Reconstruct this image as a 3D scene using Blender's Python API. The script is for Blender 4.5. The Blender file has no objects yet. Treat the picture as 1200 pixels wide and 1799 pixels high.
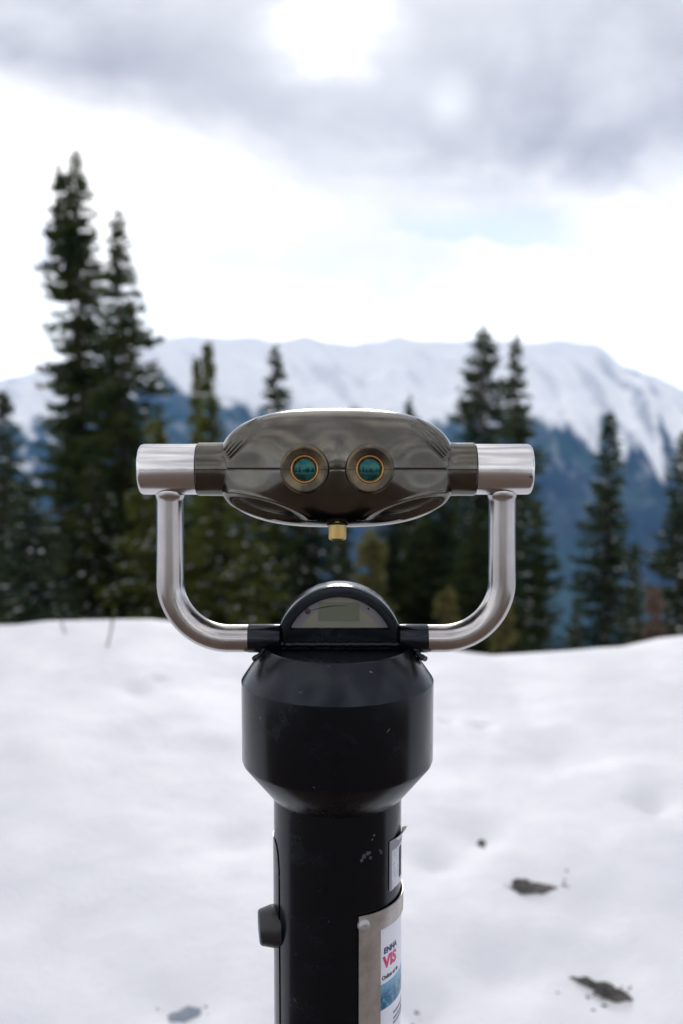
import bpy, math, random
import numpy as np
from mathutils import Vector, noise as mn

# ------------------------------------------------------------------ camera, sky, sun, exposure
S = bpy.context.scene
COL = S.collection
F = 1750.0                      # focal length in photo pixels (35 mm on a 24 mm wide frame)
PITCH = math.radians(5.87)
CAM = np.array([0.0, 0.0, 1.6])
cd = bpy.data.cameras.new('camera')
cam = bpy.data.objects.new('camera', cd); COL.objects.link(cam)
cam.location = CAM; cam.rotation_euler = (math.pi/2 - PITCH, 0, 0)
cd.sensor_fit = 'HORIZONTAL'; cd.sensor_width = 24.0; cd.lens = 35.0
cd.clip_start = 0.02; cd.clip_end = 30000
cd.dof.use_dof = True; cd.dof.focus_distance = 0.975; cd.dof.aperture_fstop = 3.9; cd.dof.aperture_blades = 0
S.camera = cam
S.view_settings.view_transform = 'Standard'; S.view_settings.look = 'None'
S.view_settings.exposure = 0.10; S.view_settings.gamma = 1.0
S.view_settings.use_curve_mapping = False

SUN_EL = math.radians(20.5)
sl = bpy.data.lights.new('sun', 'SUN'); sl.energy = 1.2; sl.angle = math.radians(12); sl.color = (1, .97, .93)
so = bpy.data.objects.new('sun', sl); COL.objects.link(so)
so.rotation_euler = (-(math.pi/2 - SUN_EL), 0, 0); so.location = (0, 30, 30)

def ray(px, py):
    """world direction of a photo pixel, scaled to y = 1"""
    u = (px-600.0)/F; v = (900.0-py)/F
    d = np.array([u, math.cos(PITCH)+v*math.sin(PITCH), -math.sin(PITCH)+v*math.cos(PITCH)])
    return d/d[1]
def W(px, py, Y=1.0):
    return CAM + ray(px, py)*Y
def unit(px, py):
    d = ray(px, py); return d/np.linalg.norm(d)

class NT:
    def __init__(s, tree): s.t = tree; s.n = tree.nodes; s.l = tree.links
    def new(s, typ, **kw):
        n = s.n.new(typ)
        for k, v in kw.items(): setattr(n, k, v)
        return n
    def put(s, sock, v):
        if hasattr(v, 'is_output') or isinstance(v, bpy.types.NodeSocket): s.l.new(v, sock)
        else: sock.default_value = v
    def math(s, op, a, b=0.0, c=0.0, clamp=False):
        n = s.new('ShaderNodeMath', operation=op, use_clamp=clamp)
        s.put(n.inputs[0], a); s.put(n.inputs[1], b); s.put(n.inputs[2], c); return n.outputs[0]
    def vmath(s, op, a, b=(0, 0, 0)):
        n = s.new('ShaderNodeVectorMath', operation=op); s.put(n.inputs[0], a); s.put(n.inputs[1], b)
        return n.outputs['Value'] if op in ('DOT_PRODUCT', 'LENGTH', 'DISTANCE') else n.outputs[0]
    def mix(s, f, a, b):
        n = s.new('ShaderNodeMix', data_type='RGBA')
        s.put(n.inputs[0], f); s.put(n.inputs[6], a); s.put(n.inputs[7], b); return n.outputs[2]
    def ss(s, x, lo, hi, a=0.0, b=1.0):
        n = s.new('ShaderNodeMapRange', interpolation_type='SMOOTHSTEP')
        s.put(n.inputs[0], x); s.put(n.inputs[1], lo); s.put(n.inputs[2], hi); s.put(n.inputs[3], a); s.put(n.inputs[4], b)
        return n.outputs[0]
    def noise(s, vec, scale, detail=4, rough=.5, dist=0.0):
        n = s.new('ShaderNodeTexNoise'); s.put(n.inputs['Vector'], vec)
        n.inputs['Scale'].default_value = scale; n.inputs['Detail'].default_value = detail
        n.inputs['Roughness'].default_value = rough; n.inputs['Distortion'].default_value = dist
        return n.outputs[0]

w = bpy.data.worlds.new('World'); S.world = w; w.use_nodes = True
N = NT(w.node_tree); N.n.clear()
tc = N.new('ShaderNodeTexCoord'); D = tc.outputs['Generated']
sep = N.new('ShaderNodeSeparateXYZ'); N.l.new(D, sep.inputs[0]); dx, dy, dz = sep.outputs
mp = N.new('ShaderNodeMapping'); N.l.new(D, mp.inputs[0]); mp.inputs['Scale'].default_value = (1, 1, 1.5)
V = mp.outputs[0]
n1 = N.noise(V, 2.6, 6, .55, .3)
n2 = N.noise(V, 7.0, 5, .5, .2)
n3 = N.noise(N.vmath('ADD', V, (3.1, 1.7, 5.2)), 1.5, 4, .5)
nl = N.noise(N.vmath('ADD', V, (8.1, 2.7, 1.2)), 3.4, 4, .5)
sky = N.new('ShaderNodeTexSky', sky_type='NISHITA', sun_disc=False, sun_elevation=SUN_EL, sun_rotation=0.0)
sky.altitude = 2200
# layer 1: bright low cloud with thin blue gaps
el = dz
e1 = N.math('ADD', el, N.math('MULTIPLY', N.math('SUBTRACT', n2, .5), .05))
def dist_to(px, py, sx=1.0, sz=1.0):
    c = unit(px, py)
    v = N.vmath('SUBTRACT', D, tuple(c))
    v = N.vmath('MULTIPLY', v, (sx, 1, sz))
    return N.vmath('LENGTH', v)
def blob(px, py, r0, r1, sx=1, sz=1, wob=.05):
    d = dist_to(px, py, sx, sz)
    d = N.math('ADD', d, N.math('MULTIPLY', N.math('SUBTRACT', n2, .5), wob))
    return N.ss(d, r0, r1, 1.0, 0.0)
u_x = N.math('DIVIDE', dx, N.math('MAXIMUM', dy, .05))
def xpos(px): r_ = ray(px, 420); return float(r_[0])
# lower rim: a cumulus edge falling to the right, cut crisply; upper rim: soft
lo_e = N.math('ADD', N.math('MULTIPLY', N.math('SUBTRACT', u_x, xpos(700)), -.115), float(unit(700, 420)[2]))
lo_e = N.math('ADD', lo_e, N.math('MULTIPLY', N.math('SUBTRACT', N.noise(V, 16, 4, .55, .3), .5), .05))
wave = N.ss(N.math('SUBTRACT', el, lo_e), -.002, .007)
up_e = N.math('ADD', N.math('MULTIPLY', N.math('SUBTRACT', u_x, xpos(700)), -.06), float(unit(700, 385)[2]))
up_e = N.math('ADD', up_e, N.math('MULTIPLY', N.math('SUBTRACT', n2, .5), .06))
upw = N.ss(N.math('SUBTRACT', el, up_e), -.006, .024, 1, 0)
sidew = N.math('MULTIPLY', N.ss(u_x, xpos(650), xpos(710)), N.ss(u_x, xpos(900), xpos(1130), 1, 0))
front = N.ss(dy, .2, .5)
gap = N.math('MULTIPLY', N.math('MULTIPLY', wave, upw), N.math('MULTIPLY', N.math('MULTIPLY', sidew, front), .68))
gap = N.math('MAXIMUM', gap, N.math('MULTIPLY', blob(15, 425, .0, .09, 1, 1.8, .09), .4))
gap = N.math('MAXIMUM', gap, N.math('MULTIPLY', blob(350, 450, .0, .055, .8, 2.2, .08), .4))
gap2 = N.math('MULTIPLY', N.ss(nl, .56, .70), N.ss(el, .10, .2))
out = N.ss(N.math('ABSOLUTE', dx), .34, .5)                     # gaps of the same kind elsewhere
gap2 = N.math('MULTIPLY', gap2, N.math('MULTIPLY', out, .6))
gap = N.math('MAXIMUM', gap, gap2)
K = 10.0
lowc = N.mix(N.ss(n1, .35, .62), (1.22*K, 1.19*K, 1.19*K, 1), (1.85*K, 1.78*K, 1.70*K, 1))
blue = N.mix(.5, sky.outputs[0], (.62*K, .78*K, 1.02*K, 1))
blue = N.mix(.85, blue, (.93*K, 1.06*K, 1.62*K, 1))
lowc = N.mix(N.ss(N.math('ADD', el, N.math('MULTIPLY', N.math('SUBTRACT', n2, .5), .10)), .15, .05), lowc, (2.3*K, 2.24*K, 2.15*K, 1))
low = N.mix(gap, lowc, blue)
# layer 2: grey deck above a sloping lower edge
eb = N.math('SUBTRACT', N.math('ADD', .232, N.math('MULTIPLY', N.math('SUBTRACT', n1, .5), .10)), N.math('MULTIPLY', dx, .13))
rel = N.math('SUBTRACT', el, eb)
deck = N.ss(rel, -.035, .05)
hole = N.ss(nl, .46, .62)
holeout = N.math('MULTIPLY', hole, N.ss(N.math('SUBTRACT', el, N.math('MULTIPLY', dy, .25)), .12, .45))  # unseen bright cloud holes, mostly behind the camera, added to brighten the snow
deck = N.math('MULTIPLY', deck, N.math('SUBTRACT', 1.0, N.math('MULTIPLY', holeout, .8)))
shade = N.ss(N.math('ADD', N.math('MULTIPLY', n1, .6), N.math('MULTIPLY', n2, .4)), .36, .62)
dcol = N.mix(shade, (.42*K, .42*K, .49*K, 1), (.88*K, .87*K, .92*K, 1))
col = N.mix(deck, low, dcol)
# breaks where the sun shines through
g1 = blob(585, 22, -.015, .073, .8, .85, .13)
g2 = blob(785, 182, -.01, .035, .9, 1.0, .07)
g3 = N.math('MULTIPLY', blob(580, 60, .01, .19, .8, 1, .12), .5)
g4 = N.math('MULTIPLY', blob(1050, 30, .0, .10, .7, 1, .06), .35)
col = N.mix(g3, col, (1.0*K, 1.0*K, 1.03*K, 1))
col = N.mix(g4, col, (.95*K, .95*K, 1.0*K, 1))
col = N.mix(N.math('MULTIPLY', g2, .6), col, (1.3*K, 1.3*K, 1.3*K, 1))
col = N.mix(g1, col, (2.6*K, 2.6*K, 2.6*K, 1))
bg = N.new('ShaderNodeBackground'); N.l.new(col, bg.inputs[0]); bg.inputs[1].default_value = 0.1
wo = N.new('ShaderNodeOutputWorld'); N.l.new(bg.outputs[0], wo.inputs[0])

# ------------------------------------------------------------------ materials
def mat(name, base=(.5, .5, .5), rough=.5, metal=0.0, **kw):
    m = bpy.data.materials.new(name); m.use_nodes = True
    b = m.node_tree.nodes['Principled BSDF']
    b.inputs['Base Color'].default_value = (*base, 1); b.inputs['Roughness'].default_value = rough
    b.inputs['Metallic'].default_value = metal
    for k, v in kw.items(): b.inputs[k.replace('_', ' ')].default_value = v
    return m, NT(m.node_tree), b
def bump(n, b, h, strength=.2, dist=.001):
    bp = n.new('ShaderNodeBump'); bp.inputs['Strength'].default_value = strength; bp.inputs['Distance'].default_value = dist
    n.l.new(h, bp.inputs['Height']); n.l.new(bp.outputs[0], b.inputs['Normal'])
def obco(n, scale=(1, 1, 1)):
    t = n.new('ShaderNodeTexCoord'); m = n.new('ShaderNodeMapping'); n.l.new(t.outputs['Object'], m.inputs[0])
    m.inputs['Scale'].default_value = scale; return m.outputs[0]

M = {}
# brushed stainless steel
for nm, sc in (('steel_hub', (8, 700, 700)), ('steel_tube', (260, 260, 9))):
    m, n, b = mat(nm, (.56, .54, .53), .24, 1.0)
    v = obco(n, sc); h = n.noise(v, 1.0, 3, .6)
    n.l.new(n.ss(h, .3, .7, .17, .27), b.inputs['Roughness'])
    h2 = n.noise(obco(n), 14, 3, .5)
    n.l.new(n.mix(n.ss(h2, .35, .7), ((.60, .59, .59, 1) if nm == 'steel_hub' else (.46, .44, .43, 1)), ((.67, .66, .66, 1) if nm == 'steel_hub' else (.56, .54, .53, 1))), b.inputs['Base Color'])
    bump(n, b, h, .03 if nm == 'steel_hub' else .008, .0002); M[nm] = m
# bronze housing
m, n, b = mat('bronze_casting', (.16, .14, .11), .30, 1.0)
h = n.noise(obco(n), 22, 6, .6); h2 = n.noise(obco(n), 700, 2, .5)
n.l.new(n.mix(n.ss(h, .3, .72), (.095, .089, .075, 1), (.142, .135, .117, 1)), b.inputs['Base Color'])
n.l.new(n.ss(n.noise(obco(n), 60, 5, .65), .3, .75, .15, .24), b.inputs['Roughness'])
bump(n, b, h2, .025, .0003); M['bronze'] = m
m, n, b = mat('worn_bronze', (.26, .20, .13), .36, 1.0)
h = n.noise(obco(n), 60, 5, .6)
n.l.new(n.mix(n.ss(h, .35, .7), (.07, .063, .050, 1), (.17, .135, .085, 1)), b.inputs['Base Color'])
bump(n, b, h, .1, .0003); M['worn_bronze'] = m
# black gloss-flecked paint
m, n, b = mat('black_paint', (.011, .012, .017), .4, 0.0, Specular_IOR_Level=.36)
b.inputs['Specular Tint'].default_value = (.78, .88, 1, 1)
fine = n.noise(obco(n), 900, 2, .5)
chip = n.ss(n.noise(obco(n), 85, 3, .55, .4), .69, .73)
chip2 = n.math('MULTIPLY', chip, n.ss(n.noise(obco(n), 9, 2, .5),   .46, .58))
dust = n.ss(n.noise(obco(n), 26, 6, .7), .42, .75)
base = n.mix(n.math('MULTIPLY', dust, .5), (.0008, .0012, .0026, 1), (.0035, .0045, .0080, 1))
base = n.mix(n.math('MULTIPLY', chip2, .7), base, (.16, .12, .09, 1))
n.l.new(base, b.inputs['Base Color'])
n.l.new(n.ss(dust, 0, 1, .17, .33), b.inputs['Roughness'])
bump(n, b, n.math('ADD', fine, n.math('MULTIPLY', chip2, -2)), .12, .0004); M['black'] = m
M['seam'] = mat('dark_seam', (.004, .004, .004), .9)[0]
M['satin_black'] = mat('satin_black_plastic', (.014, .015, .018), .38)[0]
m, n, b = mat('copper_rim', (.50, .24, .08), .3, 1.0); M['copper'] = m
m, n, b = mat('coated_lens', (.004, .05, .055), .13, 0.0, Specular_IOR_Level=.9)
b.inputs['Specular Tint'].default_value = (.35, 1, .95, 1)
h = n.noise(obco(n), 130, 3, .6)
n.l.new(n.mix(n.ss(h, .4, .66), (.001, .006, .009, 1), (.003, .045, .044, 1)), b.inputs['Base Color']); M['lens'] = m
m, n, b = mat('knurled_brass', (.50, .36, .14), .34, 1.0); M['brass'] = m
m, n, b = mat('dial_card', (.34, .34, .29), .55)
h = n.noise(obco(n), 30, 3, .5); n.l.new(n.mix(h, (.30, .295, .23, 1), (.39, .38, .29, 1)), b.inputs['Base Color']); M['dial'] = m
M['lcd'] = mat('grey_green_display', (.19, .225, .15), .35)[0]
M['dial_edge'] = mat('dial_edge_print', (.27, .27, .32), .5)[0]
M['screw_red'] = mat('brown_screw', (.10, .05, .05), .4, .6)[0]
M['ink'] = mat('black_ink', (.012, .012, .015), .6)[0]
m = bpy.data.materials.new('clear_cover'); m.use_nodes = True; n = NT(m.node_tree); n.n.clear()
fr_n = n.new('ShaderNodeFresnel'); fr_n.inputs[0].default_value = 1.45
t_n = n.new('ShaderNodeBsdfTransparent'); gl_n = n.new('ShaderNodeBsdfGlossy'); gl_n.inputs['Roughness'].default_value = .05
mx_n = n.new('ShaderNodeMixShader'); o_n = n.new('ShaderNodeOutputMaterial')
n.l.new(fr_n.outputs[0], mx_n.inputs[0]); n.l.new(t_n.outputs[0], mx_n.inputs[1]); n.l.new(gl_n.outputs[0], mx_n.inputs[2]); n.l.new(mx_n.outputs[0], o_n.inputs[0]); M['clear'] = m
m, n, b = mat('brushed_plate', (.50, .47, .44), .42, .85)
h = n.noise(obco(n, (60, 60, 500)), 1.0, 4, .6); h2 = n.noise(obco(n), 50, 5, .6)
n.l.new(n.mix(n.ss(h2, .3, .7), (.40, .37, .35, 1), (.56, .53, .50, 1)), b.inputs['Base Color'])
bump(n, b, h, .06, .0003); M['plate'] = m
M['rivet'] = mat('grey_rivet', (.42, .41, .42), .45, .5)[0]
M['paper'] = mat('white_print', (.74, .76, .84), .28)[0]
M['navy'] = mat('navy_print', (.02, .03, .17), .35)[0]
M['pink'] = mat('magenta_print', (.70, .03, .16), .35)[0]
m, n, b = mat('blue_scene_print', (.03, .2, .4), .3)
sp = n.new('ShaderNodeSeparateXYZ'); t = n.new('ShaderNodeTexCoord'); n.l.new(t.outputs['Object'], sp.inputs[0])
h = n.noise(obco(n, (1, 1, 1)), 130, 5, .7)
zz = n.math('ADD', sp.outputs[2], n.math('MULTIPLY', n.math('SUBTRACT', h, .5), .035))
g = n.mix(n.ss(zz, 1.022, 1.004), (.16, .36, .52, 1), (.012, .10, .22, 1))
g = n.mix(n.ss(h, .48, .62, 0, .6), g, (.10, .42, .58, 1))
g = n.mix(n.ss(zz, .968, .963), g, (.62, .66, .72, 1))
n.l.new(g, b.inputs['Base Color']); M['scene_print'] = m
m, n, b = mat('worn_sticker', (.6, .6, .66), .5)
h = n.noise(obco(n), 120, 4, .6)
n.l.new(n.mix(n.ss(h, .35, .65), (.50, .51, .56, 1), (.68, .69, .76, 1)), b.inputs['Base Color']); M['sticker'] = m
M['sticker_grey'] = mat('grey_sticker_edge', (.24, .25, .28), .6)[0]
M['scuff'] = mat('grey_scuff', (.045, .042, .05), .7)[0]
# snow
m, n, b = mat('snow', (.86, .875, .92), .6, 0.0, Specular_IOR_Level=.25)
h = n.noise(obco(n), 4, 6, .6); hf = n.noise(obco(n), 40, 5, .7)
n.l.new(n.mix(n.ss(h, .35, .7), (.69, .70, .735, 1), (.76, .765, .78, 1)), b.inputs['Base Color'])
bump(n, b, n.math('ADD', h, n.math('MULTIPLY', hf, .15)), .3, .05); M['snow'] = m
# rock and soil
m, n, b = mat('wet_soil', (.05, .04, .032), .8)
h = n.noise(obco(n), 30, 5, .7)
n.l.new(n.mix(n.ss(h, .35, .65), (.03, .03, .03, 1), (.12, .11, .10, 1)), b.inputs['Base Color'])
bump(n, b, h, .5, .01); M['soil'] = m
M['greyrock'] = mat('frosted_stone', (.25, .29, .33), .8)[0]
# mountain: albedo mask painted by attribute (snow / forest / bare rock)
m, n, b = mat('mountain_surface', (.5, .5, .5), .85, 0.0, Specular_IOR_Level=.1)
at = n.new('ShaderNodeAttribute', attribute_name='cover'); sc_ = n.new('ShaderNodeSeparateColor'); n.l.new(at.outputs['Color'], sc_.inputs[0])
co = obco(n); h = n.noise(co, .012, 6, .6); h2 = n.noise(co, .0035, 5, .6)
forest = n.mix(n.ss(h2, .4, .62), (.004, .020, .062, 1), (.010, .046, .066, 1))  # forest tinted bluer than its own teal: distance haze put into the colour
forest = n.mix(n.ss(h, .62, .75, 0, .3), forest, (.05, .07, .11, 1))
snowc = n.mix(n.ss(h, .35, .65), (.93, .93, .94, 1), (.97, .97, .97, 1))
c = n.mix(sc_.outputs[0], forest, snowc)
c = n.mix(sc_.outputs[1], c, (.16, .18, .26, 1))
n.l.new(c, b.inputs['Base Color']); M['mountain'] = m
# bark, needles
m, n, b = mat('bark', (.05, .04, .032), .9)
h = n.noise(obco(n, (6, 6, 1)), 6, 4, .6); n.l.new(n.mix(h, (.03, .024, .02, 1), (.09, .07, .055, 1)), b.inputs['Base Color']); M['bark'] = m
def needle(name, c1, c2, tr):
    m = bpy.data.materials.new(name); m.use_nodes = True; n = NT(m.node_tree); n.n.clear()
    h = n.noise(obco(n), 1.6, 3, .6)
    c = n.mix(n.ss(h, .38, .62), (*c1, 1), (*c2, 1))
    d = n.new('ShaderNodeBsdfDiffuse'); t = n.new('ShaderNodeBsdfTranslucent'); n.l.new(c, d.inputs[0])
    n.l.new(n.mix(.5, c, (c2[0]*1.6, c2[1]*1.5, c2[2]*.5, 1)), t.inputs[0])
    mx = n.new('ShaderNodeMixShader'); mx.inputs[0].default_value = tr
    n.l.new(d.outputs[0], mx.inputs[1]); n.l.new(t.outputs[0], mx.inputs[2])
    o = n.new('ShaderNodeOutputMaterial'); n.l.new(mx.outputs[0], o.inputs[0]); return m
M['needle_dark'] = needle('dark_needles', (.022, .042, .024), (.062, .078, .030), .38)
M['needle_olive'] = needle('olive_needles', (.056, .076, .026), (.13, .14, .040), .42)
M['needle_teal'] = needle('blue_green_needles', (.028, .050, .038), (.066, .084, .046), .32)
M['needle_tan'] = needle('dry_tan_twigs', (.11, .08, .07), (.17, .12, .10), .2)
M['needle_yellow'] = needle('yellow_needles', (.07, .072, .035), (.13, .12, .05), .3)
M['frost'] = mat('clinging_snow', (.60, .62, .64), .7)[0]
m, n, b = mat('deck_timber', (.12, .075, .05), .5)
h = n.noise(obco(n, (1.5, 30, 30)), 1, 5, .6); n.l.new(n.mix(h, (.07, .045, .032, 1), (.17, .11, .075, 1)), b.inputs['Base Color']); M['timber'] = m

# ------------------------------------------------------------------ mesh helpers
def link(name, verts, faces, material, parent=None, smooth=True, sharp=35):
    me = bpy.data.meshes.new(name)
    me.from_pydata([tuple(map(float, v)) for v in verts], [], faces); me.update()
    if material: me.materials.append(M[material] if isinstance(material, str) else material)
    if smooth:
        me.polygons.foreach_set('use_smooth', [True]*len(me.polygons))
        me.set_sharp_from_angle(angle=math.radians(sharp))
    o = bpy.data.objects.new(name, me); COL.objects.link(o)
    if parent: o.parent = parent; o.matrix_parent_inverse = IDENT if parent is None else parent_inv(parent)
    return o
from mathutils import Matrix
IDENT = Matrix.Identity(4)
def world_of(o):
    mtx = o.matrix_basis
    p = o
    while p.parent: mtx = p.parent.matrix_basis @ p.matrix_parent_inverse @ mtx if False else p.parent.matrix_basis @ (p.matrix_parent_inverse @ mtx); p = p.parent
    return mtx
def parent_inv(p): return world_of(p).inverted()
def tag(o, label=None, cat=None, group=None, kind=None):
    for k, v in (('label', label), ('category', cat), ('group', group), ('kind', kind)):
        if v: o[k] = v
    return o
def empty(name, loc):
    o = bpy.data.objects.new(name, None); COL.objects.link(o); o.location = loc; o.empty_display_size = .1; return o
def grid_faces(nu, nv, wrap=False, off=0, flip=False):
    f = []
    for i in range(nu-1):
        for j in range(nv if wrap else nv-1):
            a = off+i*nv+j; b_ = off+i*nv+(j+1) % nv; c_ = off+(i+1)*nv+(j+1) % nv; d_ = off+(i+1)*nv+j
            f.append((a, d_, c_, b_) if flip else (a, b_, c_, d_))
    return f
def frame_for(ax):
    ax = np.array(ax, float); ax /= np.linalg.norm(ax)
    t = np.array([0, 0, 1.]) if abs(ax[2]) < .9 else np.array([1., 0, 0])
    u = np.cross(t, ax); u /= np.linalg.norm(u); v = np.cross(ax, u); return ax, u, v
def lathe(profile, center, axis, seg=96, cap=True):
    """profile: list of (distance along axis, radius)"""
    ax, u, v = frame_for(axis); center = np.array(center, float)
    vs = []
    for (t, r) in profile:
        for k in range(seg):
            a = 2*math.pi*k/seg
            vs.append(center+ax*t+(u*math.cos(a)+v*math.sin(a))*r)
    fs = grid_faces(len(profile), seg, True)
    if cap:
        fs.append(tuple(reversed(range(seg)))); fs.append(tuple((len(profile)-1)*seg+k for k in range(seg)))
    return vs, fs
def sweep(pts, radii, seg=32, cap=True, wob=None):
    pts = [np.array(p, float) for p in pts]; n = len(pts)
    if not hasattr(radii, '__len__'): radii = [radii]*n
    vs = []; tprev = None; u = None
    for i, p in enumerate(pts):
        t = pts[min(i+1, n-1)]-pts[max(i-1, 0)]; t /= np.linalg.norm(t)
        if u is None: _, u, _ = frame_for(t)
        else:
            u = u-t*np.dot(u, t); u /= np.linalg.norm(u)
        v = np.cross(t, u)
        for k in range(seg):
            a = 2*math.pi*k/seg
            vs.append(p+(u*math.cos(a)+v*math.sin(a))*radii[i])
    fs = grid_faces(n, seg, True)
    if cap:
        fs.append(tuple(reversed(range(seg)))); fs.append(tuple((n-1)*seg+k for k in range(seg)))
    return vs, fs
def join(*ms):
    V_, F_ = [], []
    for vs, fs in ms:
        o = len(V_); V_ += list(vs); F_ += [tuple(i+o for i in f) for f in fs]
    return V_, F_
def arr_smooth(x, lo, hi):
    t = np.clip((x-lo)/(hi-lo), 0, 1); return t*t*(3-2*t)
def nz(x, y, z=0.0, oct=4): return mn.fractal(Vector((x, y, z)), 1.0, 2.0, oct)

# ------------------------------------------------------------------ mountain
def pix_of(x, y, z):
    d = np.array([x, y, z])-CAM
    fw = d[1]*math.cos(PITCH)-d[2]*math.sin(PITCH); up = d[1]*math.sin(PITCH)+d[2]*math.cos(PITCH)
    return 600+F*d[0]/fw, 900-F*up/fw
sky_x = [-3000, -600, 0, 60, 160, 230, 280, 340, 400, 470, 540, 620, 700, 780, 860, 930, 1000, 1046, 1056, 1066, 1100, 1139, 1200, 1400, 1900, 4000]
sky_y = [620, 700, 668, 655, 622, 610, 594, 586, 590, 598, 592, 600, 594, 602, 596, 604, 597, 603, 612, 634, 646, 659, 688, 740, 700, 650]
thr_x = [-3000, 0, 150, 285, 330, 400, 470, 600, 800, 950, 1060, 1110, 1200, 1400, 4000]
thr_y = [720, 760, 720, 660, 690, 706, 735, 738, 735, 738, 775, 796, 818, 850, 800]
YR = 4600.0
nu, nv = 300, 520
ys = 900+(np.linspace(0, 1, nu)**1.15)*5600
verts = []; cover = []
for y in ys:
    for j in range(nv):
        s_ = (j/(nv-1))*2-1
        px = 600+s_*1500+np.sign(s_)*max(0, abs(s_)-.55)**2*6500
        x = (px-600)/F*y if False else (px-600)/F*(1200+.72*y)
        pxe = 600+x/YR*F
        sk = np.interp(pxe, sky_x, sky_y)
        ang = math.atan((900-sk)/F)-PITCH
        zr = 1.6+YR*math.tan(ang)
        t = (y-1500)/(YR-1500)
        if t <= 0: z = -400+t*60
        elif t <= 1: z = -400+(zr+400)*t**1.3
        else: z = zr-(t-1)*(y-YR)*.35-(y-YR)*.15
        u = x/y*3600+.20*y; uf = x/y*3600+.10*y
        amp = float(arr_smooth(np.array(t), 0.02, .5))*(1-.72*float(arr_smooth(np.array(t), .75, 1.0)))
        rg = 1-abs(nz(u/330, y/1700, 3.3, 5))*1.6
        z += amp*(rg-.55)*75+amp*nz(x/160, y/160, 9.0, 4)*14
        if t < .5: z += (1-2*max(t, 0))*nz(x/420, y/420, 5.0, 4)*28
        ppx, ppy = pix_of(x, y, z)
        th = np.interp(ppx, thr_x, thr_y)
        streak = nz(u/75, y/900, 1.0, 4)
        rw_ = float(arr_smooth(np.array(ppx), 1000, 1100)); e = th-ppy+streak*34+rw_*(115*nz(uf/52, y/2600, 6.0, 2)-2)+nz(x/60, y/60, 2.0, 3)*10
        sn = float(arr_smooth(np.array(e), -9, 9))
        lowsnow = float(arr_smooth(np.array(nz(u/50, y/300, 7.0, 4)), .30, .45))*float(arr_smooth(np.array(ppy), 930, 800))*(1.0 if ppx < 260 else .25)
        sn = max(sn, lowsnow*.8)
        rk = float(arr_smooth(np.array(nz(u/70, y/600, 4.0, 5)),   .14, .42))*sn*(.26+.34*rw_)*float(arr_smooth(np.array(ppy), 598, 650))
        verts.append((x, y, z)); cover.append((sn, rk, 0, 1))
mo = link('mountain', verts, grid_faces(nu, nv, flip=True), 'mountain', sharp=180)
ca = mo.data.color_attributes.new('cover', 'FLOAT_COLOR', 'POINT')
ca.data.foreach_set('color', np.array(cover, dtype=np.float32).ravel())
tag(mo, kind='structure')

# ------------------------------------------------------------------ snowy ground
cr_x = [-2500, -300, 0, 60, 150, 250, 300, 380, 480, 600, 700, 800, 885, 960, 1060, 1130, 1200, 1350, 2500]
cr_y = [1090, 1100, 1097, 1088, 1086, 1083, 1090, 1104, 1112, 1120, 1130, 1141, 1150, 1144, 1141, 1137, 1120, 1105, 1110]
YC = 5.4
def zcrest(x):
    px = 600+x/YC*F
    return W(600, np.interp(px, cr_x, cr_y), YC)[2]-.026
def zs(x, y):
    zc = zcrest(max(min(x, 8), -8))
    z0 = 0.03
    if y <= 1.7: z = z0
    elif y <= YC:
        t = (y-1.7)/(YC-1.7); z = z0+(zc-z0)*(1-(1-t)**1.35 if False else t*(1.0+.22*(1-t)))
    else:
        d = y-YC; z = zc-.31*d*(1-math.exp(-d/.45))-.10*max(0, d-1.5)
        z += min(1, d/10)*nz(x/9, y/9, 2, 3)*.5
    near = max(0, 1-abs(y-3.6)/6)
    k = min(1, max(0, (y-1.6)/.6))*min(1, max(0, (6.5-y)/.8)) if y < 7 else 0
    edge = 1-.65*float(arr_smooth(np.array(y), 4.4, 5.2))
    z += k*edge*(nz(x/1.1, y/1.1, 0.5, 3)*.065+nz(x/.33, y/.33, 4.5, 3)*.010)
    return z
marks = []      # small dimples in the snow
def hit(px, py):
    r = ray(px, py); lo = 1.9
    y = lo
    while y < 7:
        p = CAM+r*y
        if p[2] <= zs(p[0], y): return p
        y += .01
    return CAM+r*4
dimples = [(1145, 1410, .07, .05), (410, 1478, .09, .035), (848, 1275, .05, .03), (785, 1268, .035, .025), (240, 1213, .08, .03),
           (280, 1195, .03, .02), (770, 1520, .06, .03), (860, 1700, .09, .035), (745, 1770, .06, .04), (1040, 1600, .08, .03), (848, 1470, .07, .03), (935, 1545, .12, .03),
           (1060, 1725, .14, .03), (325, 1768, .08, .03), (110, 1110, .04, .02), (120, 1650, .15, .02), (300, 1400, .2, .02), (1000, 1330, .16, .02), (910, 1215, .2, .02)]
dp = [(hit(a, b_)[:2], r, d) for a, b_, r, d in dimples]
def zsd(x, y):
    z = zs(x, y)
    if 1.5 < y < 6:
        for (c_, r, d) in dp:
            q = ((x-c_[0])**2+((y-c_[1])*.8)**2)/(r*r)
            if q < 6: z -= d*math.exp(-q)
    return z
def axis_pts(lo, hi, core_lo, core_hi, step, far):
    a = list(np.arange(core_lo, core_hi, step)); s_ = step; p = core_hi
    while p < hi: a.append(p); s_ *= 1.22; p += s_
    a.append(hi); s_ = step; p = core_lo-step
    while p > lo: a.insert(0, p); s_ *= 1.22; p -= s_
    a.insert(0, lo); return a
gx = axis_pts(-4000, 4000, -3.0, 3.0, .028, 1); gy = axis_pts(-4000, 1100, 1.6, 6.4, .028, 1)
verts = [(x, y, zsd(x, y)) for y in gy for x in gx]
g_ = link('snowy_ground', verts, grid_faces(len(gy), len(gx), flip=False), 'snow', sharp=180); tag(g_, kind='structure')

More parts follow.
